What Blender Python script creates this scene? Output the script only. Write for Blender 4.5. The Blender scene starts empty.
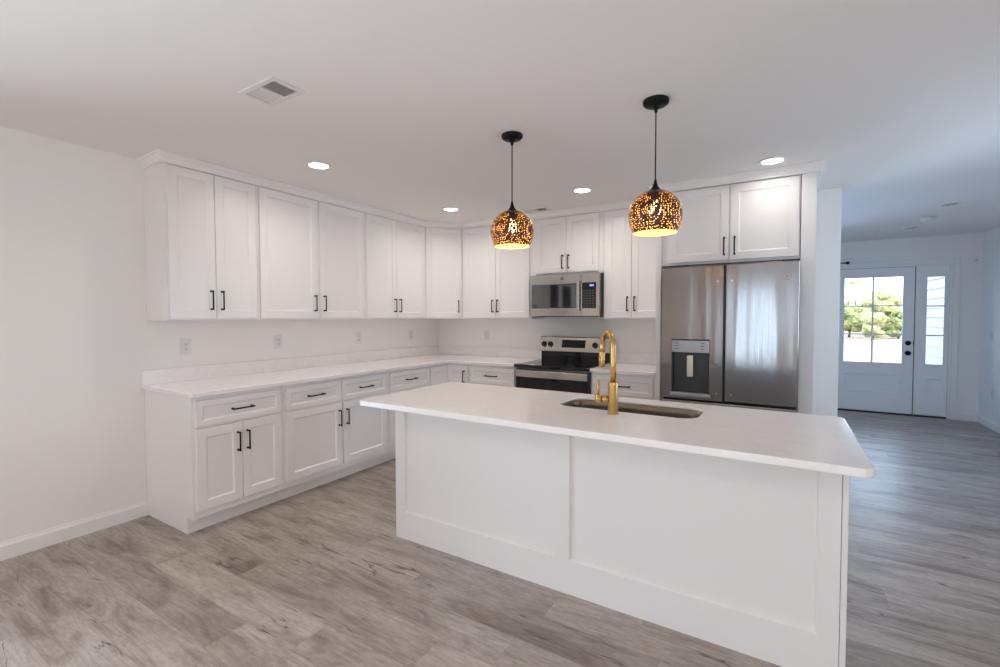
import bpy, bmesh, math, random
from mathutils import Vector, Matrix
from math import radians as R, sin, cos, pi, sqrt
random.seed(11)
S = bpy.context.scene
COL = S.collection

# ------------------------------------------------------------------ camera
cam = bpy.data.cameras.new('camera')
cam.sensor_width = 36.0
cam.lens = 459.0 / 1000 * 36
cam.shift_y = -0.00254
cam.clip_start = 0.02
cam.clip_end = 400
co = bpy.data.objects.new('camera', cam)
COL.objects.link(co)
_a, _t, _r = R(31.5421), R(1.7441), R(-0.086)
fw = Vector((-sin(_a)*cos(_t), cos(_a)*cos(_t), -sin(_t)))
rt = Vector((cos(_a), sin(_a), 0))
up = rt.cross(fw)
rt2 = rt*cos(_r) + up*sin(_r)
up2 = up*cos(_r) - rt*sin(_r)
M = Matrix((rt2, up2, -fw)).transposed().to_4x4()
M.translation = Vector((3.7313, -4.5795, 1.3663))
co.matrix_world = M
S.camera = co

# ------------------------------------------------------------------ exposure, world, lamps
S.view_settings.view_transform = 'Standard'
S.view_settings.look = 'None'
S.view_settings.gamma = 1.0
S.view_settings.exposure = 0.37
S.view_settings.use_curve_mapping = False
S.cycles.max_bounces = 14
S.cycles.diffuse_bounces = 8
S.cycles.glossy_bounces = 6
S.cycles.transparent_max_bounces = 24
S.cycles.sample_clamp_indirect = 6.0
S.cycles.caustics_reflective = False
S.cycles.caustics_refractive = False

W = bpy.data.worlds.new('sky')
S.world = W
W.use_nodes = True
_n = W.node_tree.nodes['Background']
_n.inputs[0].default_value = (0.58, 0.77, 1.0, 1)
_n.inputs[1].default_value = 4.6

KITCHEN_W, LIVING_FILL_W, BULB_W = 3.5, 5.6, 0.75

def lamp(name, kind, loc, energy, color, **kw):
    l = bpy.data.lights.new(name, kind)
    l.energy = energy
    l.color = color
    for k, v in kw.items():
        setattr(l, k, v)
    o = bpy.data.objects.new(name, l)
    o.location = loc
    COL.objects.link(o)
    return o

sun = lamp('sun', 'SUN', (8, -6, 12), 4.2, (1.0, 0.90, 0.76), angle=R(0.6))
sun.rotation_euler = Vector((-0.62, 0.22, -0.72)).to_track_quat('-Z', 'Y').to_euler()
# daylight entering through each real window of the room
def daylight(loc, size, size_y, direction, energy, color=(0.60, 0.78, 1.0)):
    o = lamp('daylight', 'AREA', loc, energy, color, shape='RECTANGLE', size=size, size_y=size_y)
    o.rotation_euler = Vector(direction).to_track_quat('-Z', 'Y').to_euler()
    return o
daylight((-0.25, -4.75, 1.1), 1.25, 1.9, (1, 0, 0.1), 22, (0.86, 0.94, 1.0))
daylight((3.2, -9.3, 1.1), 0.8, 1.95, (0, 1, 0.4), 6, (0.62, 0.80, 1.0))
daylight((6.15, -1.0, 1.5), 1.15, 1.15, (-1, 0, 0.3), 10, (0.66, 0.82, 1.0))
daylight((2.75, 3.95, 1.4), 1.5, 1.3, (0.25, -1, -0.15), 115, (0.40, 0.62, 1.0))
# added fill lamps behind the camera, unseen: one lifts the ceiling, one faces the kitchen
o = lamp('ceiling_fill', 'AREA', (3.7, -6.4, 0.35), 43, (1.0, 0.955, 0.915), shape='RECTANGLE', size=4.6, size_y=3.2)
o.rotation_euler = (R(180), 0, 0)
o = lamp('front_fill', 'AREA', (4.75, -7.2, 1.65), 9, (0.50, 0.70, 1.0), shape='RECTANGLE', size=1.5, size_y=1.3)  # added cool fill aimed at the kitchen, no fixture behind it
o.rotation_euler = Vector((-0.42, 1, -0.08)).to_track_quat('-Z', 'Y').to_euler()

# ------------------------------------------------------------------ materials
def mat(name, color, rough=0.5, metal=0.0, spec=None, emit=None, estr=0.0, coat=0.0):
    m = bpy.data.materials.new(name)
    m.use_nodes = True
    b = m.node_tree.nodes['Principled BSDF']
    b.inputs['Base Color'].default_value = (*color, 1)
    b.inputs['Roughness'].default_value = rough
    b.inputs['Metallic'].default_value = metal
    if spec is not None:
        b.inputs['Specular IOR Level'].default_value = spec
    if emit:
        b.inputs['Emission Color'].default_value = (*emit, 1)
        b.inputs['Emission Strength'].default_value = estr
    if coat:
        b.inputs['Coat Weight'].default_value = coat
    return m

class NT:
    def __init__(s, m):
        s.t = m.node_tree
        s.b = s.t.nodes['Principled BSDF']
    def n(s, typ, **kw):
        x = s.t.nodes.new(typ)
        for k, v in kw.items():
            if k in x.inputs.keys():
                x.inputs[k].default_value = v
            else:
                setattr(x, k, v)
        return x
    def l(s, a, b):
        s.t.links.new(a, b)
    def coords(s, scale, kind='Object', loc=(0, 0, 0)):
        c = s.n('ShaderNodeTexCoord')
        mp = s.n('ShaderNodeMapping')
        mp.inputs['Scale'].default_value = scale
        mp.inputs['Location'].default_value = loc
        s.l(c.outputs[kind], mp.inputs['Vector'])
        return mp.outputs[0]
    def ramp(s, src, stops):
        r = s.n('ShaderNodeValToRGB')
        e = r.color_ramp.elements
        while len(e) < len(stops):
            e.new(0.5)
        for k, (p, c) in enumerate(stops):
            e[k].position = p
            e[k].color = (*c, 1) if len(c) == 3 else c
        s.l(src, r.inputs[0])
        return r.outputs[0]
    def mix(s, a, b, f, blend='MIX'):
        x = s.n('ShaderNodeMix', data_type='RGBA', blend_type=blend)
        for v, i in ((f, 0), (a, 6), (b, 7)):
            if hasattr(v, 'links'):
                s.l(v, x.inputs[i])
            else:
                x.inputs[i].default_value = v if i == 0 else (*v, 1)
        return x.outputs[2]
    def bump(s, h, strength, dist=0.01):
        x = s.n('ShaderNodeBump', Strength=strength, Distance=dist)
        s.l(h, x.inputs['Height'])
        s.l(x.outputs[0], s.b.inputs['Normal'])

def painted(name, color, rough, bump=0.04, scale=180):
    m = mat(name, color, rough)
    t = NT(m)
    v = t.coords((1, 1, 1))
    n = t.n('ShaderNodeTexNoise', Scale=scale, Detail=2.0)
    t.l(v, n.inputs['Vector'])
    t.bump(n.outputs[0], bump, 0.002)
    return m

def floor_mat():
    m = mat('floor_planks', (0.3, 0.26, 0.23), 0.42)
    t = NT(m)
    v = t.coords((1, 1, 1))
    sp = t.n('ShaderNodeSeparateXYZ'); t.l(v, sp.inputs[0])
    def mt(op, a, b=None, c=None):
        x = t.n('ShaderNodeMath', operation=op)
        for i, q in enumerate((a, b, c)):
            if q is None: continue
            if hasattr(q, 'links'): t.l(q, x.inputs[i])
            else: x.inputs[i].default_value = q
        return x.outputs[0]
    def white(*vals):
        cb = t.n('ShaderNodeCombineXYZ')
        for i, q in enumerate(vals): t.l(q, cb.inputs[i])
        w = t.n('ShaderNodeTexWhiteNoise', noise_dimensions='3D'); t.l(cb.outputs[0], w.inputs['Vector'])
        return w
    PW, PL = 0.182, 1.22
    ry = mt('DIVIDE', sp.outputs[1], PW)
    row = mt('FLOOR', ry)
    shift = mt('MULTIPLY', white(row).outputs['Value'], 7.0)
    rx = mt('ADD', mt('DIVIDE', sp.outputs[0], PL), shift)
    col = mt('FLOOR', rx)
    wn = white(row, col)
    # distance to the plank's own edges in metres
    fx = mt('FRACT', rx); fy = mt('FRACT', ry)
    ex = mt('MULTIPLY', mt('MINIMUM', fx, mt('SUBTRACT', 1.0, fx)), PL)
    ey = mt('MULTIPLY', mt('MINIMUM', fy, mt('SUBTRACT', 1.0, fy)), PW)
    edge = mt('MINIMUM', ex, ey)
    seam = t.ramp(mt('DIVIDE', edge, 0.004), [(0.0, (0.80, 0.785, 0.77)), (0.6, (1, 1, 1))])
    # shift the grain from plank to plank
    add = t.n('ShaderNodeVectorMath', operation='MULTIPLY_ADD')
    add.inputs[1].default_value = (9.3, 5.1, 5.0)
    t.l(wn.outputs['Color'], add.inputs[0]); t.l(v, add.inputs[2])
    def noise(sx, sy, detail, rough, dist=0.0):
        mp = t.n('ShaderNodeMapping'); mp.inputs['Scale'].default_value = (sx, sy, 1)
        t.l(add.outputs[0], mp.inputs['Vector'])
        n = t.n('ShaderNodeTexNoise', Scale=1.0, Detail=detail, Roughness=rough, Distortion=dist)
        t.l(mp.outputs[0], n.inputs['Vector'])
        return n.outputs[0]
    g1 = noise(1.7, 7.0, 5.0, 0.60, 0.6)
    g2 = noise(7.0, 70.0, 5.0, 0.72, 0.4)
    g3 = noise(0.8, 9.0, 3.0, 0.55, 0.25)
    g4 = noise(30.0, 60.0, 3.0, 0.6)
    base = t.ramp(g1, [(0.30, (0.190, 0.147, 0.120)), (0.47, (0.375, 0.316, 0.278)), (0.72, (0.510, 0.450, 0.410))])
    tone = t.ramp(wn.outputs['Value'], [(0.0, (0.86, 0.845, 0.83)), (0.5, (1.0, 1.0, 1.0)), (1.0, (1.09, 1.09, 1.09))])
    c = t.mix(base, tone, 1.0, 'MULTIPLY')
    c = t.mix(c, t.ramp(g2, [(0.30, (0.64, 0.62, 0.60)), (0.58, (1.07, 1.07, 1.07))]), 0.78, 'MULTIPLY')
    c = t.mix(c, t.ramp(g4, [(0.36, (0.84, 0.84, 0.84)), (0.6, (1.05, 1.05, 1.05))]), 0.7, 'MULTIPLY')
    # dark cracks: thin bands of a distorted noise, kept to some places only
    band = t.ramp(mt('ABSOLUTE', mt('SUBTRACT', g3, 0.5)), [(0.0, (0.9, 0.9, 0.9)), (0.003, (0.75, 0.75, 0.75)), (0.0065, (0, 0, 0))])
    mm = t.ramp(noise(2.2, 7.0, 2.0, 0.5), [(0.54, (0, 0, 0)), (0.61, (1, 1, 1))])
    c = t.mix(c, (0.060, 0.046, 0.038), t.mix(band, mm, 1.0, 'MULTIPLY'))
    c = t.mix(c, seam, 1.0, 'MULTIPLY')
    t.l(c, t.b.inputs['Base Color'])
    t.l(t.ramp(g2, [(0.3, (0.42,)*3), (0.7, (0.28,)*3)]), t.b.inputs['Roughness'])
    t.bump(g2, 0.10, 0.003)
    return m

def quartz_mat():
    m = mat('quartz', (0.8, 0.77, 0.75), 0.16)
    t = NT(m)
    v = t.coords((1, 1, 1))
    n = t.n('ShaderNodeTexNoise', Scale=2.2, Detail=6.0, Roughness=0.6, Distortion=1.5)
    t.l(v, n.inputs['Vector'])
    sub = t.n('ShaderNodeMath', operation='SUBTRACT'); sub.inputs[1].default_value = 0.5
    t.l(n.outputs[0], sub.inputs[0])
    ab = t.n('ShaderNodeMath', operation='ABSOLUTE'); t.l(sub.outputs[0], ab.inputs[0])
    c = t.ramp(ab.outputs[0], [(0.0, (0.835, 0.795, 0.775)), (0.02, (0.870, 0.830, 0.812)), (0.1, (0.880, 0.842, 0.824))])
    t.l(c, t.b.inputs['Base Color'])
    return m

def steel_mat(name, color, rough, axis):
    m = mat(name, color, rough, 1.0)
    t = NT(m)
    sc = {'z': (5.0, 5.0, 0.25), 'x': (0.8, 60, 60)}[axis]
    n = t.n('ShaderNodeTexNoise', Scale=1.0, Detail=2.0)
    t.l(t.coords(sc), n.inputs['Vector'])
    fine = t.n('ShaderNodeTexNoise', Scale=1.0, Detail=2.0)
    t.l(t.coords((500, 500, 4) if axis == 'z' else (4, 500, 500)), fine.inputs['Vector'])
    rr = t.ramp(fine.outputs[0], [(0.3, (rough*0.75,)*3), (0.7, (rough*1.3,)*3)])
    t.l(rr, t.b.inputs['Roughness'])
    if axis == 'z':
        t.bump(n.outputs[0], 0.35, 0.03)
    return m

def shade_mat():
    """Hammered dark copper drilled with small holes; the inside is bright gold."""
    m = mat('perforated_copper', (0.07, 0.032, 0.024), 0.27, 1.0)
    t = NT(m)
    v = t.coords((1, 1, 1))
    vo = t.n('ShaderNodeTexVoronoi', Scale=100.0, Randomness=0.55)
    t.l(v, vo.inputs['Vector'])
    no = t.n('ShaderNodeTexNoise', Scale=25.0)
    t.l(v, no.inputs['Vector'])
    thr = t.n('ShaderNodeMath', operation='MULTIPLY_ADD'); thr.inputs[1].default_value = 0.08; thr.inputs[2].default_value = 0.25
    t.l(no.outputs[0], thr.inputs[0])
    hole = t.n('ShaderNodeMath', operation='LESS_THAN')
    t.l(vo.outputs['Distance'], hole.inputs[0]); t.l(thr.outputs[0], hole.inputs[1])
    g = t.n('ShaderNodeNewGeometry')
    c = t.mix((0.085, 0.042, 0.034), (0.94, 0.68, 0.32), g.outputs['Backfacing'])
    t.l(c, t.b.inputs['Base Color'])
    met = t.n('ShaderNodeMath', operation='SUBTRACT'); met.inputs[0].default_value = 1.0
    t.l(g.outputs['Backfacing'], met.inputs[1]); t.l(met.outputs[0], t.b.inputs['Metallic'])
    t.bump(vo.outputs['Distance'], 0.5, 0.002)
    tr = t.n('ShaderNodeBsdfTransparent')
    mx = t.n('ShaderNodeMixShader')
    t.l(hole.outputs[0], mx.inputs[0]); t.l(t.b.outputs[0], mx.inputs[1]); t.l(tr.outputs[0], mx.inputs[2])
    t.l(mx.outputs[0], t.t.nodes['Material Output'].inputs[0])
    return m

def glass_mat():
    m = bpy.data.materials.new('window_glass'); m.use_nodes = True
    t = m.node_tree; t.nodes.remove(t.nodes['Principled BSDF'])
    tr = t.nodes.new('ShaderNodeBsdfTransparent'); gl = t.nodes.new('ShaderNodeBsdfGlossy'); gl.inputs['Roughness'].default_value = 0.02
    fr = t.nodes.new('ShaderNodeFresnel'); fr.inputs[0].default_value = 1.35
    mx = t.nodes.new('ShaderNodeMixShader')
    t.links.new(fr.outputs[0], mx.inputs[0]); t.links.new(tr.outputs[0], mx.inputs[1]); t.links.new(gl.outputs[0], mx.inputs[2])
    t.links.new(mx.outputs[0], t.nodes['Material Output'].inputs[0])
    return m

def leaf_mat(name, c1, c2):
    m = mat(name, c1, 0.8)
    t = NT(m)
    n = t.n('ShaderNodeTexNoise', Scale=1.6, Detail=6.0)
    t.l(t.coords((1, 1, 1)), n.inputs['Vector'])
    t.l(t.ramp(n.outputs[0], [(0.35, c1), (0.65, c2)]), t.b.inputs['Base Color'])
    return m

M_WALL = painted('wall_paint', (0.835, 0.817, 0.79), 0.75)
M_CEIL = painted('ceiling_paint', (0.835, 0.812, 0.79), 0.85)
M_TRIM = painted('trim_paint', (0.83, 0.81, 0.79), 0.40, 0.01)
M_CAB = painted('cabinet_paint', (0.848, 0.825, 0.805), 0.30, 0.015, 60)
M_DOOR = painted('door_paint', (0.84, 0.84, 0.84), 0.42, 0.02)
M_FLOOR = floor_mat()
M_QUARTZ = quartz_mat()
M_BLACK = mat('matte_black_metal', (0.004, 0.004, 0.004), 0.5, 0.0, 0.2)
M_STEEL = steel_mat('brushed_steel', (0.27, 0.25, 0.237), 0.17, 'z')
M_STEELX = steel_mat('brushed_steel_trim', (0.50, 0.465, 0.435), 0.18, 'x')
M_SINK = steel_mat('sink_steel', (0.22, 0.18, 0.145), 0.36, 'x')
M_GOLD = steel_mat('brushed_gold', (0.60, 0.385, 0.14), 0.24, 'x')
M_BGLASS = mat('black_glass', (0.006, 0.006, 0.007), 0.06, 0.0, 0.4)
M_SMOKED = mat('smoked_mirror_glass', (0.005, 0.005, 0.006), 0.05)
M_SMOKED.node_tree.nodes['Principled BSDF'].inputs['IOR'].default_value = 2.3
M_BPLAST = mat('black_plastic', (0.013, 0.013, 0.014), 0.35)
M_DGREY = mat('dark_grey_plastic', (0.045, 0.045, 0.047), 0.4)
M_GREY = mat('grey_plastic', (0.40, 0.40, 0.41), 0.32, 0.4)
M_PLATE = mat('white_plastic', (0.74, 0.72, 0.70), 0.35)
M_SLOT = mat('slot_shadow', (0.10, 0.095, 0.09), 0.6)
M_SHADE = shade_mat()
M_GLASS = glass_mat()
M_LED = mat('led_lens', (0.9, 0.9, 0.9), 0.5, emit=(1.0, 0.95, 0.90), estr=7.0)
M_LEDOFF = mat('unlit_lens', (0.34, 0.34, 0.36), 0.4)
M_BULB = mat('lit_bulb', (1, 0.9, 0.7), 0.4, emit=(1.0, 0.78, 0.42), estr=6.0)
M_BLUE = mat('blue_display', (0, 0, 0), 0.4, emit=(0.25, 0.35, 1.0), estr=1.6)
M_RING = mat('burner_ring', (0.09, 0.09, 0.095), 0.2)
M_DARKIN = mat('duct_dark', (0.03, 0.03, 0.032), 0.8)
M_SIDING = mat('white_siding', (0.34, 0.32, 0.36), 0.6)
M_GRASS = leaf_mat('dry_grass', (0.25, 0.18, 0.12), (0.32, 0.235, 0.165))
M_ROAD = mat('road', (0.26, 0.17, 0.155), 0.9)
M_LEAF = leaf_mat('leaves_green', (0.14, 0.16, 0.055), (0.38, 0.37, 0.13))
M_LEAF2 = leaf_mat('leaves_yellow', (0.30, 0.29, 0.11), (0.50, 0.45, 0.20))
M_BARK = mat('bark', (0.12, 0.09, 0.06), 0.9)
M_PORCH = mat('porch_concrete', (0.55, 0.53, 0.50), 0.85)
M_BROWN = mat('bronze_threshold', (0.05, 0.030, 0.020), 0.45, 0.3)

# ------------------------------------------------------------------ mesh helpers
class B:
    """Collects shapes into one bmesh, then links them as one object."""
    def __init__(s):
        s.m = bmesh.new()
    def quadgrid(s, rings, close=True, cap0=False, cap1=False, smooth=False):
        vs = [[s.m.verts.new(p) for p in r] for r in rings]
        n = len(vs[0])
        for a, b in zip(vs, vs[1:]):
            for i in range(n if close else n-1):
                j = (i+1) % n
                f = s.m.faces.new((a[i], a[j], b[j], b[i]))
                f.smooth = smooth
        if cap0: s.m.faces.new(vs[0][::-1])
        if cap1: s.m.faces.new(vs[-1])
        return vs
    def box(s, x0, x1, y0, y1, z0, z1):
        r = lambda z: [(x0, y0, z), (x1, y0, z), (x1, y1, z), (x0, y1, z)]
        s.quadgrid([r(z0), r(z1)], cap0=True, cap1=True)
        return s
    def prism(s, pts, z0, z1):
        s.quadgrid([[(x, y, z0) for x, y in pts], [(x, y, z1) for x, y in pts]], cap0=True, cap1=True)
        return s
    def tube(s, path, r, n=12, caps=True):
        path = [Vector(p) for p in path]
        rr = r if isinstance(r, (list, tuple)) else [r]*len(path)
        rings, ref = [], None
        for i, p in enumerate(path):
            d = (path[min(i+1, len(path)-1)] - path[max(i-1, 0)]).normalized()
            if ref is None:
                ref = Vector((0, 0, 1)) if abs(d.z) < 0.9 else Vector((1, 0, 0))
            u = (ref - d*ref.dot(d)).normalized(); w = d.cross(u); ref = u
            rings.append([p + (u*cos(2*pi*k/n) + w*sin(2*pi*k/n))*rr[i] for k in range(n)])
        s.quadgrid(rings, cap0=caps, cap1=caps, smooth=True)
        return s
    def cyl(s, p0, p1, r, n=24):
        return s.tube([p0, p1], r, n)
    def lathe(s, prof, c=(0, 0, 0), n=40, cap0=False, cap1=False):
        s.quadgrid([[(c[0]+r*cos(2*pi*k/n), c[1]+r*sin(2*pi*k/n), c[2]+z) for k in range(n)] for r, z in prof], cap0=cap0, cap1=cap1, smooth=True)
        return s
    def recess(s, x0, x1, z0, z1, yb, yf, inner, slope, depth):
        """A slab facing -y from yb to yf with a recessed field inner=(x0,x1,z0,z1)."""
        a0, a1, b0, b1 = inner
        r = lambda u0, u1, w0, w1, y: [(u0, y, w0), (u1, y, w0), (u1, y, w1), (u0, y, w1)]
        s.quadgrid([r(x0, x1, z0, z1, yb), r(x0, x1, z0, z1, yf), r(a0, a1, b0, b1, yf),
                    r(a0+slope, a1-slope, b0+slope, b1-slope, yf+depth)], cap0=True, cap1=True)
        return s
    def obj(s, name, m, parent=None, bevel=0.0, seg=2, loc=None):
        bmesh.ops.recalc_face_normals(s.m, faces=s.m.faces)
        me = bpy.data.meshes.new(name)
        s.m.to_mesh(me); s.m.free()
        me.materials.append(m)
        o = bpy.data.objects.new(name, me)
        COL.objects.link(o)
        if parent: o.parent = parent
        if loc: o.location = loc
        if bevel:
            b = o.modifiers.new('bevel', 'BEVEL')
            b.width = bevel; b.segments = seg; b.limit_method = 'ANGLE'; b.angle_limit = R(40)
        return o

def thing(name, label, cat, loc=(0, 0, 0), rotz=0.0, group=None):
    o = bpy.data.objects.new(name, None)
    o.empty_display_size = 0.05
    COL.objects.link(o)
    o.location = loc; o.rotation_euler = (0, 0, rotz)
    o['label'] = label; o['category'] = cat
    if group: o['group'] = group
    return o
def tag(o, label, cat, group=None):
    o['label'] = label; o['category'] = cat
    if group: o['group'] = group
    return o
def struct(o):
    o['kind'] = 'structure'
    return o
def dup(root, loc, label, group=None, rotz=None):
    r = root.copy(); COL.objects.link(r)
    r.location = loc
    if rotz is not None: r.rotation_euler = (0, 0, rotz)
    r['label'] = label
    if group: r['group'] = group
    for ch in list(root.children):
        c = ch.copy(); COL.objects.link(c); c.parent = r
        for g in list(ch.children):
            d = g.copy(); COL.objects.link(d); d.parent = c
    return r
def rrect(x0, x1, y0, y1, r, k=6):
    """Rounded rectangle outline, counter-clockwise; r may be one radius or one per corner."""
    rs = r if isinstance(r, (list, tuple)) else [r]*4
    out = []
    for (cx, cy, a0), q in zip(((x0, y0, pi), (x1, y0, 1.5*pi), (x1, y1, 0), (x0, y1, 0.5*pi)), rs):
        sx = 1 if cx == x0 else -1; sy = 1 if cy == y0 else -1
        for i in range(k+1):
            a = a0 + i/k*pi/2
            out.append((cx + sx*q + q*cos(a), cy + sy*q + q*sin(a)))
    return out

# ------------------------------------------------------------------ the setting
H = 2.436
X1, Y0, YF = 5.92, -9.0, 3.70     # right wall, south wall, front wall
struct(B().box(-0.2, 6.1, -9.2, 3.86, -0.10, 0).obj('floor', M_FLOOR))
struct(B().box(-0.2, 6.1, -9.2, 3.86, H, H+0.12).obj('ceiling', M_CEIL))
b = B()                                                        # left wall with a patio door behind the camera
b.box(-0.15, 0, -9.15, -5.40, 0, H).box(-0.15, 0, -4.10, 0.12, 0, H).box(-0.15, 0, -5.40, -4.10, 2.08, H)
struct(b.obj('wall_left', M_WALL))
struct(B().box(0, 3.904, 0, 0.12, 0, H).obj('wall_back', M_WALL))
struct(B().box(3.905, 4.141, 0.165, 0.285, 0, H).obj('wall_end', M_WALL, bevel=0.004))
struct(B().box(0.88, 1.00, 0.12, YF, 0, H).obj('wall_foyer', M_WALL))
DX0, DX1, DZ = 4.33, 5.645, 2.075                              # entry opening
b = B()
b.box(0.88, 2.0, YF, YF+0.15, 0, H).box(3.5, DX0, YF, YF+0.15, 0, H).box(2.0, 3.5, YF, YF+0.15, 0, 0.75).box(2.0, 3.5, YF, YF+0.15, 2.05, H).box(DX1, X1, YF, YF+0.15, 0, H).box(DX0, DX1, YF, YF+0.15, DZ, H)
struct(b.obj('wall_front', M_WALL))
b = B()
b.box(X1, X1+0.15, -9.15, -1.60, 0, H).box(X1, X1+0.15, -0.40, 3.85, 0, H).box(X1, X1+0.15, -1.60, -0.40, 0, 0.90).box(X1, X1+0.15, -1.60, -0.40, 2.10, H)
struct(b.obj('wall_right', M_WALL))
b = B()
b.box(0, 2.72, Y0-0.15, Y0, 0, H).box(3.68, X1, Y0-0.15, Y0, 0, H).box(2.72, 3.68, Y0-0.15, Y0, 2.10, H)
struct(b.obj('wall_rear', M_WALL))

def baseboard(name, x0, x1, y0, y1, face):
    """A board 10 cm high with a stepped moulded top; face is the open side."""
    b = B()
    t = 0.014
    prof = [(0, 0), (t, 0), (t, 0.078), (t*0.55, 0.090), (t*0.4, 0.102), (0, 0.102)]
    if face == '+x': rings = [[(x0+d, y, z) for d, z in prof] for y in (y0, y1)]
    elif face == '-x': rings = [[(x1-d, y, z) for d, z in prof] for y in (y0, y1)]
    elif face == '-y': rings = [[(x, y1-d, z) for d, z in prof] for x in (x0, x1)]
    else: rings = [[(x, y0+d, z) for d, z in prof] for x in (x0, x1)]
    b.quadgrid(rings, cap0=True, cap1=True)
    return struct(b.obj(name, M_TRIM))
baseboard('baseboard_left', 0, 0, -4.05, -3.182, '+x')
baseboard('baseboard_back', 3.94, 4.141, 0.165, 0.165, '-y')
baseboard('baseboard_front', 5.705, X1, YF, YF, '-y')
baseboard('baseboard_right', X1, X1, -8.9, YF, '-x')
baseboard('baseboard_foyer', 1.0, 1.0, 0.12, YF, '+x')

def panes(name, c0, c1, z0, z1, at, axis, nx, nz):
    """A window filling an opening of a wall: frame, muntins and glass. axis is the wall's run."""
    root = struct(bpy.data.objects.new(name, None)); COL.objects.link(root)
    P = (lambda b, u0, u1, d, w0, w1: b.box(at-d, at+d, u0, u1, w0, w1)) if axis == 'y' else (lambda b, u0, u1, d, w0, w1: b.box(u0, u1, at-d, at+d, w0, w1))
    f = B()
    for u0, u1, w0, w1 in ((c0, c0+0.07, z0, z1), (c1-0.07, c1, z0, z1), (c0+0.07, c1-0.07, z0, z0+0.09), (c0+0.07, c1-0.07, z1-0.07, z1)):
        P(f, u0, u1, 0.04, w0, w1)
    f.obj('window_frame', M_TRIM, root)
    g = B(); P(g, c0+0.07, c1-0.07, 0.004, z0+0.09, z1-0.07); g.obj('glass', M_GLASS, root)
    for i in range(1, nx):
        u = c0+0.07 + (c1-c0-0.14)*i/nx
        m = B(); w = 0.05 if nx == 2 else 0.012
        P(m, u-w, u+w, 0.02, z0+0.09, z1-0.07); m.obj('mullion', M_TRIM, root)
    for i in range(1, nz):
        w = z0+0.09 + (z1-z0-0.16)*i/nz
        m = B(); P(m, c0+0.07, c1-0.07, 0.016, w-0.011, w+0.011); m.obj('muntin', M_TRIM, root)
    return root
panes('window_2', -5.40, -4.10, 0.0, 2.08, -0.08, 'y', 2, 4)
panes('window_3', -1.60, -0.40, 0.90, 2.10, X1+0.08, 'y', 2, 2)
panes('window_5', 2.0, 3.5, 0.75, 2.05, YF+0.08, 'x', 2, 2)
panes('window_4', 2.72, 3.68, 0.0, 2.10, Y0-0.08, 'x', 1, 4)

# entry: casing, half glazed door, sidelight
b = B()
b.box(DX1, DX1+0.06, YF-0.018, YF, 0, DZ+0.06).box(DX0-0.06, DX0, YF-0.018, YF, 0, DZ+0.06).box(DX0, DX1, YF-0.018, YF, DZ, DZ+0.06)
struct(b.obj('trim_1', M_TRIM, bevel=0.003))
b = B()
b.box(DX0, DX0+0.028, YF, YF+0.12, 0, DZ).box(DX1-0.028, DX1, YF, YF+0.12, 0, DZ).box(DX0+0.028, DX1-0.028, YF, YF+0.12, DZ-0.028, DZ).box(5.279, 5.291, YF+0.012, YF+0.12, 0, DZ-0.028)
struct(b.obj('trim_2', M_TRIM))
struct(B().box(DX0+0.028, DX1-0.028, YF-0.005, YF+0.14, 0, 0.022).obj('trim_3', M_BROWN, bevel=0.004))

def glazed_leaf(root, x0, x1, z0, z1, y, gx0, gx1, gz0, gz1, cols, rows, px0, px1, pz0, pz1, names):
    """A door leaf facing -y: stiles and rails around an opening, a moulded lower panel, glass and muntins."""
    T = 0.044
    b = B()
    b.box(x0, gx0, y, y+T, z0, z1).box(gx1, x1, y, y+T, z0, z1).box(gx0, gx1, y, y+T, gz1, z1)
    b.recess(gx0, gx1, z0, gz0, y+T, y, (px0, px1, pz0, pz1), 0.012, 0.008)
    b.obj(names[0], M_DOOR, root)
    b = B()
    for a0, a1, c0, c1 in ((gx0-0.018, gx0+0.004, gz0-0.018, gz1+0.018), (gx1-0.004, gx1+0.018, gz0-0.018, gz1+0.018),
                           (gx0+0.004, gx1-0.004, gz0-0.018, gz0+0.004), (gx0+0.004, gx1-0.004, gz1-0.004, gz1+0.018)):
        b.box(a0, a1, y-0.006, y, c0, c1)
    b.obj('glazing_bead', M_DOOR, root, bevel=0.003)
    B().box(gx0, gx1, y+0.018, y+0.026, gz0, gz1).obj('glass', M_GLASS, root)
    for i in range(1, cols):
        u = gx0+(gx1-gx0)*i/cols
        B().box(u-0.011, u+0.011, y+0.004, y+0.018, gz0, gz1).obj('muntin', M_DOOR, root)
    for i in range(1, rows):
        w = gz0+(gz1-gz0)*i/rows
        B().box(gx0, gx1, y+0.005, y+0.017, w-0.009, w+0.009).obj('muntin', M_DOOR, root)
d1 = struct(bpy.data.objects.new('door_1', None)); COL.objects.link(d1)
glazed_leaf(d1, 4.362, 5.270, 0.024, 2.043, YF+0.016, 4.500, 5.152, 0.715, 1.915, 2, 3, 4.516, 5.140, 0.305, 0.546, ['door_slab'])
def knobset(z, kind):
    b = B()
    y = YF+0.016
    b.cyl((5.212, y, z), (5.212, y-0.012, z), 0.032)
    if kind == 'knob':
        b.cyl((5.212, y-0.012, z), (5.212, y-0.035, z), 0.012)
        b.tube([(5.212, y-0.033, z), (5.212, y-0.040, z), (5.212, y-0.055, z), (5.212, y-0.064, z)], [0.018, 0.028, 0.028, 0.016], 20)
    else:
        b.cyl((5.212, y-0.012, z), (5.212, y-0.020, z), 0.022)
        b.box(5.207, 5.217, y-0.036, y-0.020, z-0.016, z+0.016)
    o = b.obj('door_knob' if kind == 'knob' else 'deadbolt', M_BLACK, d1)
knobset(1.000, 'bolt'); knobset(0.862, 'knob')
B().box(5.266, 5.2715, YF+0.014, YF+0.030, 0.975, 1.030).obj('strike_plate', M_BLACK, d1)
for z in (0.25, 1.0, 1.8):
    B().cyl((4.358, YF+0.012, z-0.05), (4.358, YF+0.012, z+0.05), 0.008).obj('hinge', M_BLACK, d1)
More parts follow.
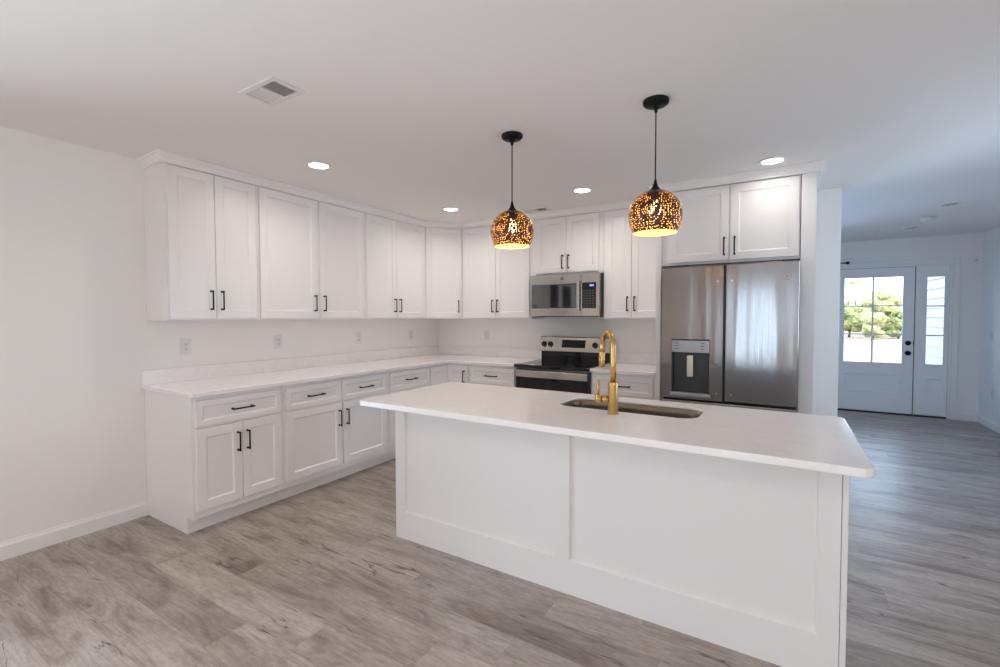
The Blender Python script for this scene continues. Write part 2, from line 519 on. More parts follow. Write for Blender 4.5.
B().box(5.2703, 5.2788, YF+0.0150, YF+0.05, 0.022, 2.045).obj('weatherstrip', M_BPLAST, d1)
B().box(4.362, 5.270, YF+0.018, YF+0.05, 2.0435, 2.0465).obj('weatherstrip', M_BPLAST, d1)
w1 = struct(bpy.data.objects.new('window_1', None)); COL.objects.link(w1)
glazed_leaf(w1, 5.292, 5.615, 0.024, 2.043, YF+0.016, 5.392, 5.572, 0.715, 1.900, 1, 3, 5.400, 5.565, 0.305, 0.520, ['sidelight_panel'])

# ------------------------------------------------------------------ cabinet builders
DT = 0.020      # door thickness
def pull(parent, cx, cz, y, length, vertical):
    """Black bar pull standing 3 cm off the front at y."""
    h = length/2; r = 0.0051; o = 0.030
    pts = [(-h, 0), (-h, o*0.72), (-h+0.0025, o*0.92), (-h+0.008, o)]
    pts = pts + [(h-0.008, o), (h-0.0025, o*0.92), (h, o*0.72), (h, 0)]
    b = B()
    f = (lambda a, d: (cx, y-d, cz+a)) if vertical else (lambda a, d: (cx+a, y-d, cz))
    b.tube([f(a, d) for a, d in pts], r, 10)
    for s in (-1, 1):
        b.cyl(f(s*h, 0), f(s*h, 0.004), 0.0078, 14)
        p0 = f(s*(h-0.004), o); p1 = f(s*(h+0.006), o)
        b.cyl(p0, p1, 0.0056, 12)
    return b.obj('handle', M_BLACK, parent)
def front(root, name, x0, x1, z0, z1, y, stile=0.057, handle=None):
    """A five-piece door or drawer front facing -y, its back on y. handle = (x, z, length, vertical)."""
    b = B()
    b.recess(x0, x1, z0, z1, y, y-DT, (x0+stile, x1-stile, z0+stile, z1-stile), 0.010, 0.0075)
    o = b.obj(name, M_CAB, root, bevel=0.0018)
    if handle:
        pull(o, handle[0], handle[1], y-DT, handle[2], handle[3])
    return o

BD, UD = 0.630, 0.285        # face frame depth of base and wall cabinets
UZ0, UZ1 = 1.345, 2.400
def base_body(root, w, end_left=False, end_right=False, xin=0.0):
    b = B()
    pl = [(-BD, 0.105), (-0.554, 0.105), (-0.554, 0.0), (0, 0.0), (0, 0.870), (-BD, 0.870)]
    b.quadgrid([[(x, y, z) for y, z in pl] for x in (0.0, w)], cap0=True, cap1=True)
    return b.obj('body', M_CAB, root, bevel=0.0012)
def base_cabinet(label, loc, rot, w, drawers, doors, dl=0.012, dr=0.012):
    """drawers: list of (x0, x1); doors: list of (x0, x1, handle side or None)."""
    t = thing('base_cabinet', label, 'cabinet', (loc[0]+(0.003 if rot else 0), loc[1]-(0 if rot else 0.003), 0), rot, 'white base cabinets')
    base_body(t, w)
    for x0, x1 in drawers:
        front(t, 'drawer', x0, x1, 0.682, 0.845, -BD, 0.036, ((x0+x1)/2, 0.765, 0.128, False))
    for x0, x1, side in doors:
        hx = x0+0.030 if side == 'l' else x1-0.030
        front(t, 'door', x0, x1, 0.152, 0.668, -BD, 0.055, (hx, 0.543, 0.118, True))
    return t
ML = R(90)                   # left run: local x -> +y, front -> +x
YB = -3.180
base_cabinet('white base cabinet at the open end of the counter, one wide drawer over two doors', (0.0, YB, 0), ML, 0.600,
             [(0.022, 0.590)], [(0.022, 0.304, 'r'), (0.308, 0.590, 'l')])
base_cabinet('widest white base cabinet on the left wall with two side by side drawers', (0.0, YB+0.602, 0), ML, 1.048,
             [(0.028, 0.520), (0.528, 1.028)], [(0.028, 0.524, 'r'), (0.540, 1.028, 'l')])
base_cabinet('white base cabinet on the left wall half hidden by the island corner, single drawer', (0.0, YB+1.652, 0), ML, 0.590,
             [(0.025, 0.575)], [(0.025, 0.575, 'r')])
base_cabinet('white base cabinet with one drawer between corner and range', (0.9285, 0, 0), 0, 0.5625,
             [(0.020, 0.556)], [(0.020, 0.286, 'r'), (0.290, 0.556, 'l')])
base_cabinet('white base cabinet between range and refrigerator, behind the gold faucet', (2.275, 0, 0), 0, 0.560,
             [(0.020, 0.548)], [(0.020, 0.282, 'r'), (0.286, 0.548, 'l')])
# corner base cabinet: L shaped body with a folding pair of door leaves
t = thing('corner_base_cabinet', 'white corner base cabinet with folding door leaves meeting in the inside corner', 'cabinet', (0.003, -0.003, 0), 0, 'white base cabinets')
b = B()
b.prism([(0, -0.934), (BD, -0.934), (BD, -BD), (0.923, -BD), (0.923, 0), (0, 0)], 0.105, 0.870)
b.prism([(0, -0.934), (0.554, -0.934), (0.554, -0.554), (0.923, -0.554), (0.923, 0), (0, 0)], 0.0, 0.105)
b.obj('body', M_CAB, t, bevel=0.0012)
o = front(t, 'door', BD+DT+0.002, 0.912, 0.152, 0.845, -BD, 0.055, (0.873, 0.735, 0.118, True))
b = B(); b.recess(-0.925, -BD-0.002, 0.152, 0.845, -BD, -BD-DT, (-0.87, -BD-0.057, 0.207, 0.79), 0.010, 0.0075)
o = b.obj('door', M_CAB, t, bevel=0.0018); o.rotation_euler = (0, 0, ML)

# wall cabinets
def wall_cabinet(label, loc, rot, w, doors, z0=UZ0, depth=UD, dz0=None, hz=1.487, name='wall_cabinet'):
    t = thing(name, label, 'cabinet', loc, rot, 'white wall cabinets')
    B().box(0, w, -depth, 0, z0, UZ1).obj('body', M_CAB, t, bevel=0.0012)
    for x0, x1, hx in doors:
        front(t, 'door', x0, x1, dz0 if dz0 else z0+0.014, 2.367, -depth, 0.057, (hx, hz, 0.125, True))
    return t
YU = -3.155
UDG = 0.588          # where the angled corner cabinet starts along each wall
def left_upper(label, y0, y1, doors):
    wall_cabinet(label, (0.002, y0, 0), ML, y1-y0, [(a-y0, b_-y0, (b_-y0-0.034) if sd_ == 'r' else (a-y0+0.034)) for a, b_, sd_ in doors])
left_upper('white wall cabinet at the open left end of the upper row, two doors', YU, -2.538, [(-3.141, -2.851, 'r'), (-2.847, -2.551, 'l')])
left_upper('wide white wall cabinet in the middle of the left wall, two broad doors', -2.536, -1.483, [(-2.521, -2.010, 'r'), (-1.984, -1.507, 'l')])
left_upper('white wall cabinet on the left wall next to the angled corner cabinet', -1.481, -UDG-0.001, [(-1.455, -1.053, 'r'), (-1.049, -UDG-0.010, 'l')])
t = thing('corner_wall_cabinet', 'white angled wall cabinet across the room corner with a single door', 'cabinet', (0.002, -0.002, 0), 0, 'white wall cabinets')
B().prism([(0, -UDG), (UD, -UDG), (UDG, -UD), (UDG, 0), (0, 0)], UZ0, UZ1).obj('body', M_CAB, t, bevel=0.0012)
dw = sqrt(2)*(UDG-UD)
b = B(); b.recess(0.012, dw-0.012, UZ0+0.014, 2.367, 0, -DT, (0.066, dw-0.066, UZ0+0.071, 2.315), 0.010, 0.0075)
o = b.obj('door', M_CAB, t, bevel=0.0018, loc=(UD, -UDG, 0)); o.rotation_euler = (0, 0, R(45))
pull(o, dw-0.050, 1.487, -DT, 0.125, True)
wall_cabinet('white two door wall cabinet between angled corner and microwave', (0.592, -0.002, 0), 0, 0.898,
             [(0.018, 0.456, 0.426), (0.460, 0.874, 0.490)])
wall_cabinet('short white wall cabinet above the microwave', (1.492, -0.002, 0), 0, 0.774,
             [(0.050, 0.389, 0.359), (0.393, 0.730, 0.423)], z0=1.793, dz0=1.812, hz=1.918)
wall_cabinet('white two door wall cabinet between microwave and refrigerator, behind a pendant', (2.268, -0.002, 0), 0, 0.572,
             [(0.022, 0.268, 0.236), (0.272, 0.545, 0.302)])
t = wall_cabinet('deep white cabinet over the refrigerator with tall side panels down to the floor', (2.884, 0, 0), 0, 0.950,
             [(0.050, 0.495, 0.462), (0.501, 0.940, 0.534)], z0=1.780, depth=0.645, dz0=1.800, hz=1.905)
B().box(-0.042, -0.002, -0.665, -0.002, 0, UZ1).obj('side_panel', M_CAB, t, bevel=0.0015)
b = B(); b.prism([(0.954, -0.665), (1.043, -0.665), (1.043, 0.160), (1.023, 0.160), (1.023, -0.600), (0.954, -0.600)], 0, UZ1)
b.obj('side_panel', M_CAB, t, bevel=0.0015)

# crown moulding swept along the cabinet tops
def sweep(path, prof):
    """path: plan points left to right with the room on the right-hand side; prof: (outward, z)."""
    b = B(); rings = []
    P = [Vector(p) for p in path]
    for i, p in enumerate(P):
        ns = []
        for q, r in ((i-1, i), (i, i+1)):
            if 0 <= q and r < len(P):
                d = (P[r]-P[q]).normalized(); ns.append(Vector((d.y, -d.x)))
        n = sum(ns, Vector((0, 0))).normalized()
        k = 1/max(0.3, n.dot(ns[0]))
        rings.append([(p.x+n.x*k*o, p.y+n.y*k*o, z) for o, z in prof])
    b.quadgrid(rings, cap0=True, cap1=True)
    return b
F = 0.001
prof = [(F, 2.373), (0.022, 2.373), (0.022, 2.386), (0.026, 2.387), (0.028, 2.396), (0.035, 2.407), (0.042, 2.413), (0.042, 2.418), (0.050, 2.419), (0.051, H-0.001), (F, H-0.001)]
path = [(0.002, YU), (UD+0.002, YU), (UD+0.002, -UDG-0.002), (UDG+0.002, -UD-0.002), (2.842, -UD-0.002), (2.842, -0.665), (3.927, -0.665), (3.927, 0.160)]
tag(sweep(path, prof).obj('crown_moulding', M_CAB), 'white crown moulding running along the tops of the upper cabinets', 'moulding')

# ------------------------------------------------------------------ worktops
CT0, CT = 0.872, 0.902
def quartz_bs(parent, boxes):
    for bx in boxes:
        B().box(*bx).obj('backsplash', M_QUARTZ, parent, bevel=0.002)
t = thing('kitchen_worktop', 'white quartz L shaped worktop running around the corner to the range', 'worktop', (0, 0, CT0))
q = 0.03; pts = [(0.001, YB-0.018)]
for k in range(7):
    a = -pi/2 + k/6*pi/2
    pts.append((0.674-q+q*cos(a), YB-0.018+q+q*sin(a)))
pts += [(0.674, -0.674), (1.491, -0.674), (1.491, -0.001), (0.001, -0.001)]
B().prism(pts, 0, CT-CT0).obj('slab', M_QUARTZ, t, bevel=0.004)
quartz_bs(t, [(0.001, 0.020, YB-0.018, -0.001, CT-CT0, CT-CT0+0.102), (0.020, 1.491, -0.020, -0.001, CT-CT0, CT-CT0+0.102)])
t = thing('kitchen_worktop', 'short white quartz worktop between range and refrigerator', 'worktop', (2.275, -0.001, CT0))
B().box(0, 0.565, -0.673, 0, 0, CT-CT0).obj('slab', M_QUARTZ, t, bevel=0.004)
quartz_bs(t, [(0, 0.565, -0.019, 0, CT-CT0, CT-CT0+0.102)])

# ------------------------------------------------------------------ island
IX0, IX1, IYF, IYB = 1.700, 3.949, -2.512, -1.985
t = thing('kitchen_island', 'white panelled kitchen island base standing on the plank floor', 'island', (0, 0, 0))
b = B()
b.box(IX0+0.004, IX1-0.022, IYF+0.016, IYF+0.032, 0, CT0-0.002)       # front panel board
b.box(IX0+0.004, IX0+0.022, IYF+0.032, IYB, 0, CT0-0.002)             # left side
b.box(IX0+0.022, IX1-0.022, IYB-0.018, IYB, 0.10, CT0-0.002)          # kitchen side
b.obj('body', M_CAB, t)
b = B()
for x0, x1, f0, f1 in ((IX0, 2.820, 1.777, 2.782), (2.820, 3.928, 2.857, 3.860)):
    q = lambda u0, u1, w0, w1, y: [(u0, y, w0), (u1, y, w0), (u1, y, w1), (u0, y, w1)]
    b.quadgrid([q(x0, x1, 0, CT0-0.002, IYF+0.016), q(x0, x1, 0, CT0-0.002, IYF), q(f0, f1, 0.168, 0.80, IYF), q(f0+0.006, f1-0.006, 0.174, 0.794, IYF+0.0155)])
b.obj('panel_trim', M_CAB, t)
B().box(3.9300, IX1, IYF-0.004, IYB, 0, CT0-0.002).obj('end_panel', M_CAB, t, bevel=0.002)

TX0, TX1, TY0, TY1 = 1.708, 3.983, -2.818, -1.955
SX0, SX1, SY0, SY1 = 2.718, 3.408, -2.366, -2.075
outer = rrect(TX0, TX1, TY0, TY1, 0.035, 6)
inner = rrect(SX0, SX1, SY0, SY1, 0.085, 6)
b = B()
def ring(p, z): return [(x, y, z) for x, y in p]
b.quadgrid([ring(inner, CT0), ring(outer, CT0), ring(outer, CT), ring(inner, CT)])
vs = b.m.verts
rings4 = [list(b.m.verts)[i*28:(i+1)*28] for i in range(4)]
for i in range(28):
    j = (i+1) % 28
    b.m.faces.new((rings4[3][i], rings4[3][j], rings4[0][j], rings4[0][i]))
tag(b.obj('island_worktop', M_QUARTZ, bevel=0.006, seg=3), 'large white quartz worktop with rounded corners on the island, cut out for a sink', 'worktop')

# undermount sink bowl
t = thing('kitchen_sink', 'stainless steel undermount sink in the island worktop behind the gold faucet', 'sink', (0, 0, 0.66))
g = 0.003
b = B()
seq = []
for off, z, r in ((0.0012, 0.2310, 0.084), (0.005, 0.2290, 0.083), (0.007, 0.200, 0.082), (0.012, 0.06, 0.078), (0.022, 0.02, 0.07), (0.055, 0.004, 0.05)):
    seq.append(ring(rrect(SX0+off, SX1-off, SY0+off, SY1-off, r, 6), z))
b.quadgrid(seq, cap1=True, smooth=True)
o = b.obj('basin', M_SINK, t)
m_ = o.modifiers.new('solid', 'SOLIDIFY'); m_.thickness = 0.0015; m_.offset = -1
b = B(); b.lathe([(0.005, 0.0065), (0.030, 0.0065), (0.042, 0.0085), (0.045, 0.005)], ((SX0+SX1)/2, (SY0+SY1)/2+0.02, 0))
b.obj('drain', M_STEELX, t)

# gold pull-down faucet
FX, FY = 3.048, -2.432
t = thing('kitchen_faucet', 'brushed gold pull-down kitchen faucet with tall arched spout on the island', 'faucet', (FX, FY, CT))
b = B()
b.lathe([(0.0, 0), (0.0275, 0.0), (0.0275, 0.005), (0.0235, 0.007), (0.0235, 0.150), (0.0225, 0.152), (0.0, 0.152)], n=32)
b.obj('body', M_GOLD, t)
sd = Vector((-0.62, 0.78, 0)).normalized(); rad = 0.078
pts = [Vector((0, 0, 0.15)), Vector((0, 0, 0.24)), Vector((0, 0, 0.312))]
for k in range(1, 19):
    a = pi - k/18*pi*1.02
    pts.append(Vector((0, 0, 0.312)) + sd*(rad+rad*cos(a)) + Vector((0, 0, rad*sin(a))))
end = pts[-1]; dirn = (pts[-1]-pts[-2]).normalized()
pts += [end+dirn*0.02]
B().tube(pts, 0.0132, 18).obj('spout', M_GOLD, t)
p0 = end+dirn*0.0205
b = B(); b.tube([p0, p0+dirn*0.004, p0+dirn*0.050, p0+dirn*0.076, p0+dirn*0.079], [0.0133, 0.0150, 0.0145, 0.0150, 0.012], 20)
o = b.obj('spray_head', M_GOLD, t)
bd = sd.cross(Vector((0, 0, 1)))
c = p0+dirn*0.040 - sd*0.0 + Vector((-0.4, -0.9, 0)).normalized()*0.0145
B().tube([c+Vector((0, 0, 0.016)), c-Vector((0, 0, 0.016))], 0.006, 10).obj('button', M_GOLD, o)
hd = Vector((-1, -0.12, 0)).normalized()
hz = Vector((0, 0, 0.068))
b = B(); b.tube([hd*0.02+hz, hd*0.052+hz], 0.0175, 20).tube([hd*0.0535+hz, hd*0.084+hz], 0.0185, 20)
h = b.obj('handle', M_GOLD, t)
B().tube([hd*0.071+hz+Vector((0, 0, 0.01)), hd*0.071+hz+Vector((0, 0, 0.092))], [0.0062, 0.0055], 14).obj('lever', M_GOLD, h)

# ------------------------------------------------------------------ range
RX0, RX1, RYF = 1.497, 2.269, -0.668
t = thing('kitchen_range', 'stainless and black glass electric range between the base cabinets', 'range', ((RX0+RX1)/2, 0, 0))
w2 = (RX1-RX0)/2
B().box(-w2+0.004, w2-0.004, -0.632, -0.012, 0.0, 0.872).obj('body', M_STEELX, t, bevel=0.002)
ck = B(); ck.box(-w2, w2, RYF-0.018, -0.055, 0.873, 0.908)
ck = ck.obj('cooktop', M_BGLASS, t, bevel=0.006, seg=3)
for x, y, r in ((-0.19, -0.50, 0.105), (0.19, -0.50, 0.085), (-0.19, -0.22, 0.075), (0.19, -0.22, 0.105)):
    b = B(); b.lathe([(r, 0.9083), (r+0.003, 0.9086), (r+0.006, 0.9083)], (x, y, 0), 40)
    b.lathe([(r*0.6, 0.9083), (r*0.6+0.002, 0.9085), (r*0.6+0.004, 0.9083)], (x, y, 0), 40)
    b.obj('burner_ring', M_RING, ck)
od = B(); od.box(-w2+0.012, w2-0.012, RYF, -0.633, 0.20, 0.862)
od = od.obj('oven_door', M_DGREY, t, bevel=0.003)
B().box(-w2+0.020, w2-0.020, RYF-0.004, RYF+0.001, 0.210, 0.782).obj('oven_window', M_BGLASS, od, bevel=0.002)
B().box(-w2+0.016, w2-0.016, RYF-0.010, RYF-0.001, 0.785, 0.852).obj('oven_trim', M_STEELX, od, bevel=0.003)
B().box(-w2+0.012, w2-0.012, RYF+0.004, -0.633, 0.045, 0.19).obj('storage_drawer', M_STEELX, t, bevel=0.003)
# backguard
b = B()
prof2 = [(-0.012, 0.905), (-0.085, 0.905), (-0.085, 1.000), (-0.012, 1.000)]
b.quadgrid([[(x, y, z) for y, z in prof2] for x in (-w2+0.006, w2-0.006)], cap0=True, cap1=True)
b.obj('lower_backguard', M_BGLASS, t)
b = B()
prof2 = [(-0.012, 1.000), (-0.118, 1.000), (-0.120, 1.004), (-0.088, 1.150), (-0.080, 1.156), (-0.012, 1.156)]
b.quadgrid([[(x, y, z) for y, z in prof2] for x in (-w2, w2)], cap0=True, cap1=True)
bg = b.obj('backguard', M_STEELX, t, bevel=0.002)
sl = Vector((0, -0.146, -0.032)).normalized()                     # outward normal of the sloped face
fp = lambda x, z: Vector((x, -0.120+0.032*(z-1.004)/0.146, z))
upv = Vector((0, 0.032, 0.146)).normalized()
def slopebox(x0, x1, z0, z1, d):
    b = B()
    r = lambda k: [fp(x0, z0)+sl*k, fp(x1, z0)+sl*k, fp(x1, z1)+sl*k, fp(x0, z1)+sl*k]
    b.quadgrid([r(-0.001), r(d)], cap0=True, cap1=True)
    return b
slopebox(-0.130, 0.130, 1.045, 1.125, 0.003).obj('display', M_BGLASS, bg)
for x in (-0.335, -0.262, 0.235, 0.310):
    b = B(); c = fp(x, 1.078)
    b.tube([c, c+sl*0.006, c+sl*0.0065, c+sl*0.024, c+sl*0.027], [0.0295, 0.0295, 0.0255, 0.0235, 0.019], 24)
    r_ = [c+sl*0.026+Vector((-0.005, 0, 0))-upv*0.021, c+sl*0.026+Vector((0.005, 0, 0))-upv*0.021, c+sl*0.026+Vector((0.005, 0, 0))+upv*0.021, c+sl*0.026+Vector((-0.005, 0, 0))+upv*0.021]
    b.quadgrid([r_, [p+sl*0.008 for p in r_]], cap0=True, cap1=True)
    b.obj('knob', M_BPLAST, bg)

# ------------------------------------------------------------------ microwave
MX0, MX1, MZ0, MZ1, MYF = 1.536, 2.262, 1.372, 1.788, -0.400
t = thing('microwave', 'stainless over-the-range microwave under the short wall cabinet', 'microwave', (MX0, 0, MZ0))
mw, mh = MX1-MX0, MZ1-MZ0
B().box(0.004, mw-0.004, MYF+0.035, -0.005, 0.004, mh-0.002).obj('body', M_DGREY, t, bevel=0.003)
b = B(); b.recess(0, 0.543, 0, mh-0.004, MYF+0.034, MYF, (0.013, 0.506, 0.080, mh-0.098), 0.004, 0.010)
d = b.obj('door', M_STEELX, t, bevel=0.003)
B().box(0.017, 0.502, MYF+0.003, MYF+0.0098, 0.084, mh-0.102).obj('door_window', M_SMOKED, d)
b = B(); b.box(0.509, 0.540, MYF-0.036, MYF-0.022, 0.055, mh-0.075)
b.box(0.518, 0.538, MYF-0.024, MYF-0.0005, 0.062, 0.082).box(0.518, 0.538, MYF-0.024, MYF-0.0005, mh-0.102, mh-0.082)
b.obj('door_handle', M_STEELX, d, bevel=0.004)
b = B(); b.recess(0.546, mw, 0, mh-0.004, MYF+0.034, MYF, (0.551, mw-0.030, 0.076, mh-0.092), 0.003, 0.003)
p = b.obj('control_panel', M_STEELX, t, bevel=0.003)
k = B().box(0.555, mw-0.034, MYF+0.0005, MYF+0.0028, 0.080, mh-0.096).obj('keypad', M_BGLASS, p)
b = B()
for i, x in enumerate((0.632, 0.647, 0.662)):
    b.box(x, x+0.010, MYF-0.0008, MYF+0.0004, mh-0.130, mh-0.112)
b.obj('display', M_BLUE, p)
b = B()
for r_ in range(7):
    for c_ in range(4):
        b.box(0.568+c_*0.030, 0.586+c_*0.030, MYF-0.0003, MYF+0.0004, 0.094+r_*0.024, 0.104+r_*0.024)
b.obj('buttons', M_RING, p)
b = B(); b.box(0.03, mw-0.03, MYF+0.05, -0.05, -0.006, 0.003)
b.obj('vent_grille', M_DGREY, t)
def badge(parent, c, r, m1, m2):
    """Round maker's badge with a raised rim and a scripted monogram."""
    b = B(); b.tube([c, c+Vector((0, -0.003, 0))], r, 28)
    o = b.obj('badge', m1, parent)
    b = B()
    n = 28
    b.tube([c+Vector((r*0.86*cos(2*pi*k/n), -0.0035, r*0.86*sin(2*pi*k/n))) for k in range(n+1)], r*0.07, 8)
    def st(pts): b.tube([c+Vector((x*r, -0.0035, z*r)) for x, z in pts], r*0.075, 8)
    st([(-0.05, 0.42), (-0.25, 0.50), (-0.45, 0.30), (-0.50, 0.0), (-0.38, -0.20), (-0.18, -0.12), (-0.08, 0.12), (-0.12, -0.35), (-0.30, -0.52), (-0.45, -0.42)])
    st([(0.12, 0.05), (0.32, 0.10), (0.45, 0.30), (0.34, 0.46), (0.18, 0.36), (0.10, 0.0), (0.16, -0.36), (0.34, -0.48), (0.52, -0.32)])
    b.obj('monogram', m2, o)
badge(d, Vector((0.345, MYF, mh-0.046)), 0.016, M_DGREY, M_GREY)

# ------------------------------------------------------------------ refrigerator
RFX0, RFX1, RFY, RFZ = 2.922, 3.832, -0.835, 1.752
t = thing('refrigerator', 'stainless french door refrigerator with dispenser in the left door', 'refrigerator', (RFX0, 0, 0))
fwid = RFX1-RFX0
B().box(0.004, fwid-0.004, RFY+0.078, -0.03, 0.025, RFZ-0.012).obj('body', M_DGREY, t, bevel=0.003)
xm = 0.4475
b = B(); b.recess(0, xm-0.006, 0.735, RFZ, RFY+0.075, RFY, (0.082, 0.350, 0.778, 1.186), 0.002, 0.060)
ld = b.obj('door', M_STEEL, t, bevel=0.008, seg=3)
B().box(0.083, 0.349, RFY-0.004, RFY+0.055, 1.092, 1.185).obj('dispenser_controls', M_GREY, ld, bevel=0.003)
b = B(); b.box(0.085, 0.347, RFY+0.050, RFY+0.0595, 0.780, 1.0915).box(0.0825, 0.0865, RFY+0.002, RFY+0.050, 0.780, 1.0915).box(0.3455, 0.3495, RFY+0.002, RFY+0.050, 0.780, 1.0915)
b.obj('dispenser_recess', M_DGREY, ld)
b = B(); b.box(0.072, 0.360, RFY-0.014, RFY+0.050, 0.757, 0.782)
b.obj('drip_tray', M_GREY, ld, bevel=0.003)
b = B(); b.box(0.190, 0.235, RFY+0.018, RFY+0.026, 0.905, 1.068).box(0.195, 0.230, RFY+0.026, RFY+0.049, 1.03, 1.068)
b.obj('paddle', mat('warm_steel', (0.72, 0.62, 0.50), 0.3, 0.9), ld, bevel=0.003)
for x in (0.105, 0.290):
    for z in (1.120, 1.140, 1.160):
        B().box(x, x+0.028, RFY-0.0055, RFY-0.0035, z, z+0.005).obj('touch_icon', M_RING, ld)
b = B(); b.box(xm+0.006, fwid, RFY, RFY+0.075, 0.735, RFZ)
rd = b.obj('door', M_STEEL, t, bevel=0.008, seg=3)
for dd, x in ((ld, xm-0.045), (rd, xm+0.050)):
    for z in (0.795, 1.628):
        B().cyl((x, RFY+0.001, z), (x, RFY-0.010, z), 0.0085, 14).obj('handle_stud', M_STEELX, dd)
badge(rd, Vector((0.838, RFY-0.0005, 1.645)), 0.024, M_GREY, M_STEELX)
B().box(0, fwid, RFY, RFY+0.075, 0.07, 0.722).obj('freezer_drawer', M_STEEL, t, bevel=0.008, seg=3)
B().box(xm-0.004, xm+0.004, RFY+0.030, RFY+0.076, 0.74, RFZ-0.004).obj('gasket', M_BPLAST, t)
for x in (0.02, fwid-0.11):
    B().box(x, x+0.09, RFY+0.02, RFY+0.14, RFZ-0.011, RFZ+0.012).obj('hinge_cover', M_DGREY, t, bevel=0.004)
b = B(); b.box(0.01, fwid-0.01, RFY+0.09, RFY+0.14, 0.0, 0.066)
b.obj('kick_plate', M_DGREY, t)

# ------------------------------------------------------------------ pendants
def pendant(loc, label):
    t = thing('pendant_light', label, 'pendant light', loc, 0, 'perforated globe pendants over the island')
    b = B(); b.lathe([(0.0, 0), (0.062, 0), (0.063, -0.006), (0.060, -0.018), (0.052, -0.024), (0.016, -0.028), (0.010, -0.045), (0.006, -0.060), (0.0, -0.060)], n=36)
    b.obj('ceiling_canopy', M_BLACK, t)
    B().cyl((0, 0, -0.058), (0, 0, -0.395), 0.0032, 10).obj('cord', M_BLACK, t)
    b = B(); b.lathe([(0.0, -0.388), (0.006, -0.388), (0.008, -0.405), (0.013, -0.420), (0.022, -0.434), (0.031, -0.441), (0.033, -0.447), (0.0, -0.449)], n=28)
    b.obj('cap', M_BLACK, t)
    Rr, zc = 0.129, -0.553
    pr = [(0.22, 0.845), (0.38, 0.815), (0.52, 0.755), (0.65, 0.665), (0.77, 0.545), (0.87, 0.41), (0.94, 0.27), (0.985, 0.12), (1.0, -0.03), (0.995, -0.2), (0.965, -0.38), (0.915, -0.54), (0.855, -0.67), (0.80, -0.765)]
    b = B(); b.lathe([(r*Rr, zc+z*Rr) for r, z in pr], n=72)
    sh = b.obj('lamp_shade', M_SHADE, t)
    bm = bmesh.new(); bm.from_mesh(sh.data)                       # normals outwards on this open shell
    for f in bm.faces:
        c = f.calc_center_median(); out = Vector((c.x, c.y, c.z-zc))
        if f.normal.dot(out) < 0: f.normal_flip()
    bm.to_mesh(sh.data); bm.free()
    s_ = sh.modifiers.new('subdivision', 'SUBSURF'); s_.levels = 1; s_.render_levels = 1
    b = B(); b.lathe([(0.0, -0.449), (0.018, -0.449), (0.018, -0.490), (0.0, -0.491)], n=20)
    b.obj('socket', M_BLACK, t)
    b = B(); b.lathe([(0.012, -0.4915), (0.020, -0.510), (0.028, -0.530), (0.029, -0.545), (0.022, -0.562), (0.010, -0.571), (0.001, -0.573)], n=24, cap1=True)
    b.obj('bulb', M_BULB, t)
    lamp('bulb_light', 'POINT', (loc[0], loc[1], loc[2]-0.60), BULB_W, (1.0, 0.80, 0.50), shadow_soft_size=0.03)
    return t
p1 = pendant((2.362, -2.210, H), 'perforated copper globe pendant hanging in front of the microwave, left of the pair')
p2 = pendant((3.185, -2.210, H), 'perforated copper globe pendant hanging in front of the refrigerator cabinet, right of the pair')

# ------------------------------------------------------------------ ceiling fittings
def downlight(loc, label, lit=True, group='lit downlights over the kitchen'):
    t = thing('recessed_light', label, 'ceiling light', loc, 0, group)
    b = B(); b.lathe([(0.066, 0.0), (0.083, 0.0), (0.082, -0.006), (0.070, -0.009), (0.064, -0.004), (0.066, 0.0)], n=40)
    b.obj('trim_ring', M_TRIM, t)
    b = B(); b.lathe([(0.0005, -0.004), (0.064, -0.004), (0.064, -0.001), (0.0005, -0.001)], n=36, cap0=True, cap1=True)
    b.obj('lens', M_LED if lit else M_LEDOFF, t)
    return t
def dl_or_fill_lamp(x, y, e):
    o = lamp('downlight_or_fill_beam', 'AREA', (x, y, H-0.012), e, (1.0, 0.925, 0.86), shape='DISK', size=0.125, spread=R(158))
for x, y, lab in ((0.940, -2.465, 'lit recessed ceiling light nearest the camera, above the left wall cabinets'),
                  (0.920, -0.930, 'lit recessed ceiling light in front of the angled corner cabinet'),
                  (2.280, -0.887, 'lit recessed ceiling light in front of the microwave between the pendants'),
                  (3.660, -0.890, 'lit recessed ceiling light above the refrigerator cabinet')):
    downlight((x, y, H), lab); dl_or_fill_lamp(x, y, KITCHEN_W if x < 3.5 else 0.9)
for x in (1.0, 3.0, 5.0):  # added fill lamps over the unseen living room, without any fittings
    for y in (-5.6, -7.6):
        dl_or_fill_lamp(x, y, LIVING_FILL_W)
downlight((5.081, 1.422, H), 'unlit recessed ceiling light in the foyer nearer the kitchen', False, 'unlit foyer downlights')
downlight((5.041, 2.752, H), 'unlit recessed ceiling light in the foyer nearest the entry door', False, 'unlit foyer downlights')

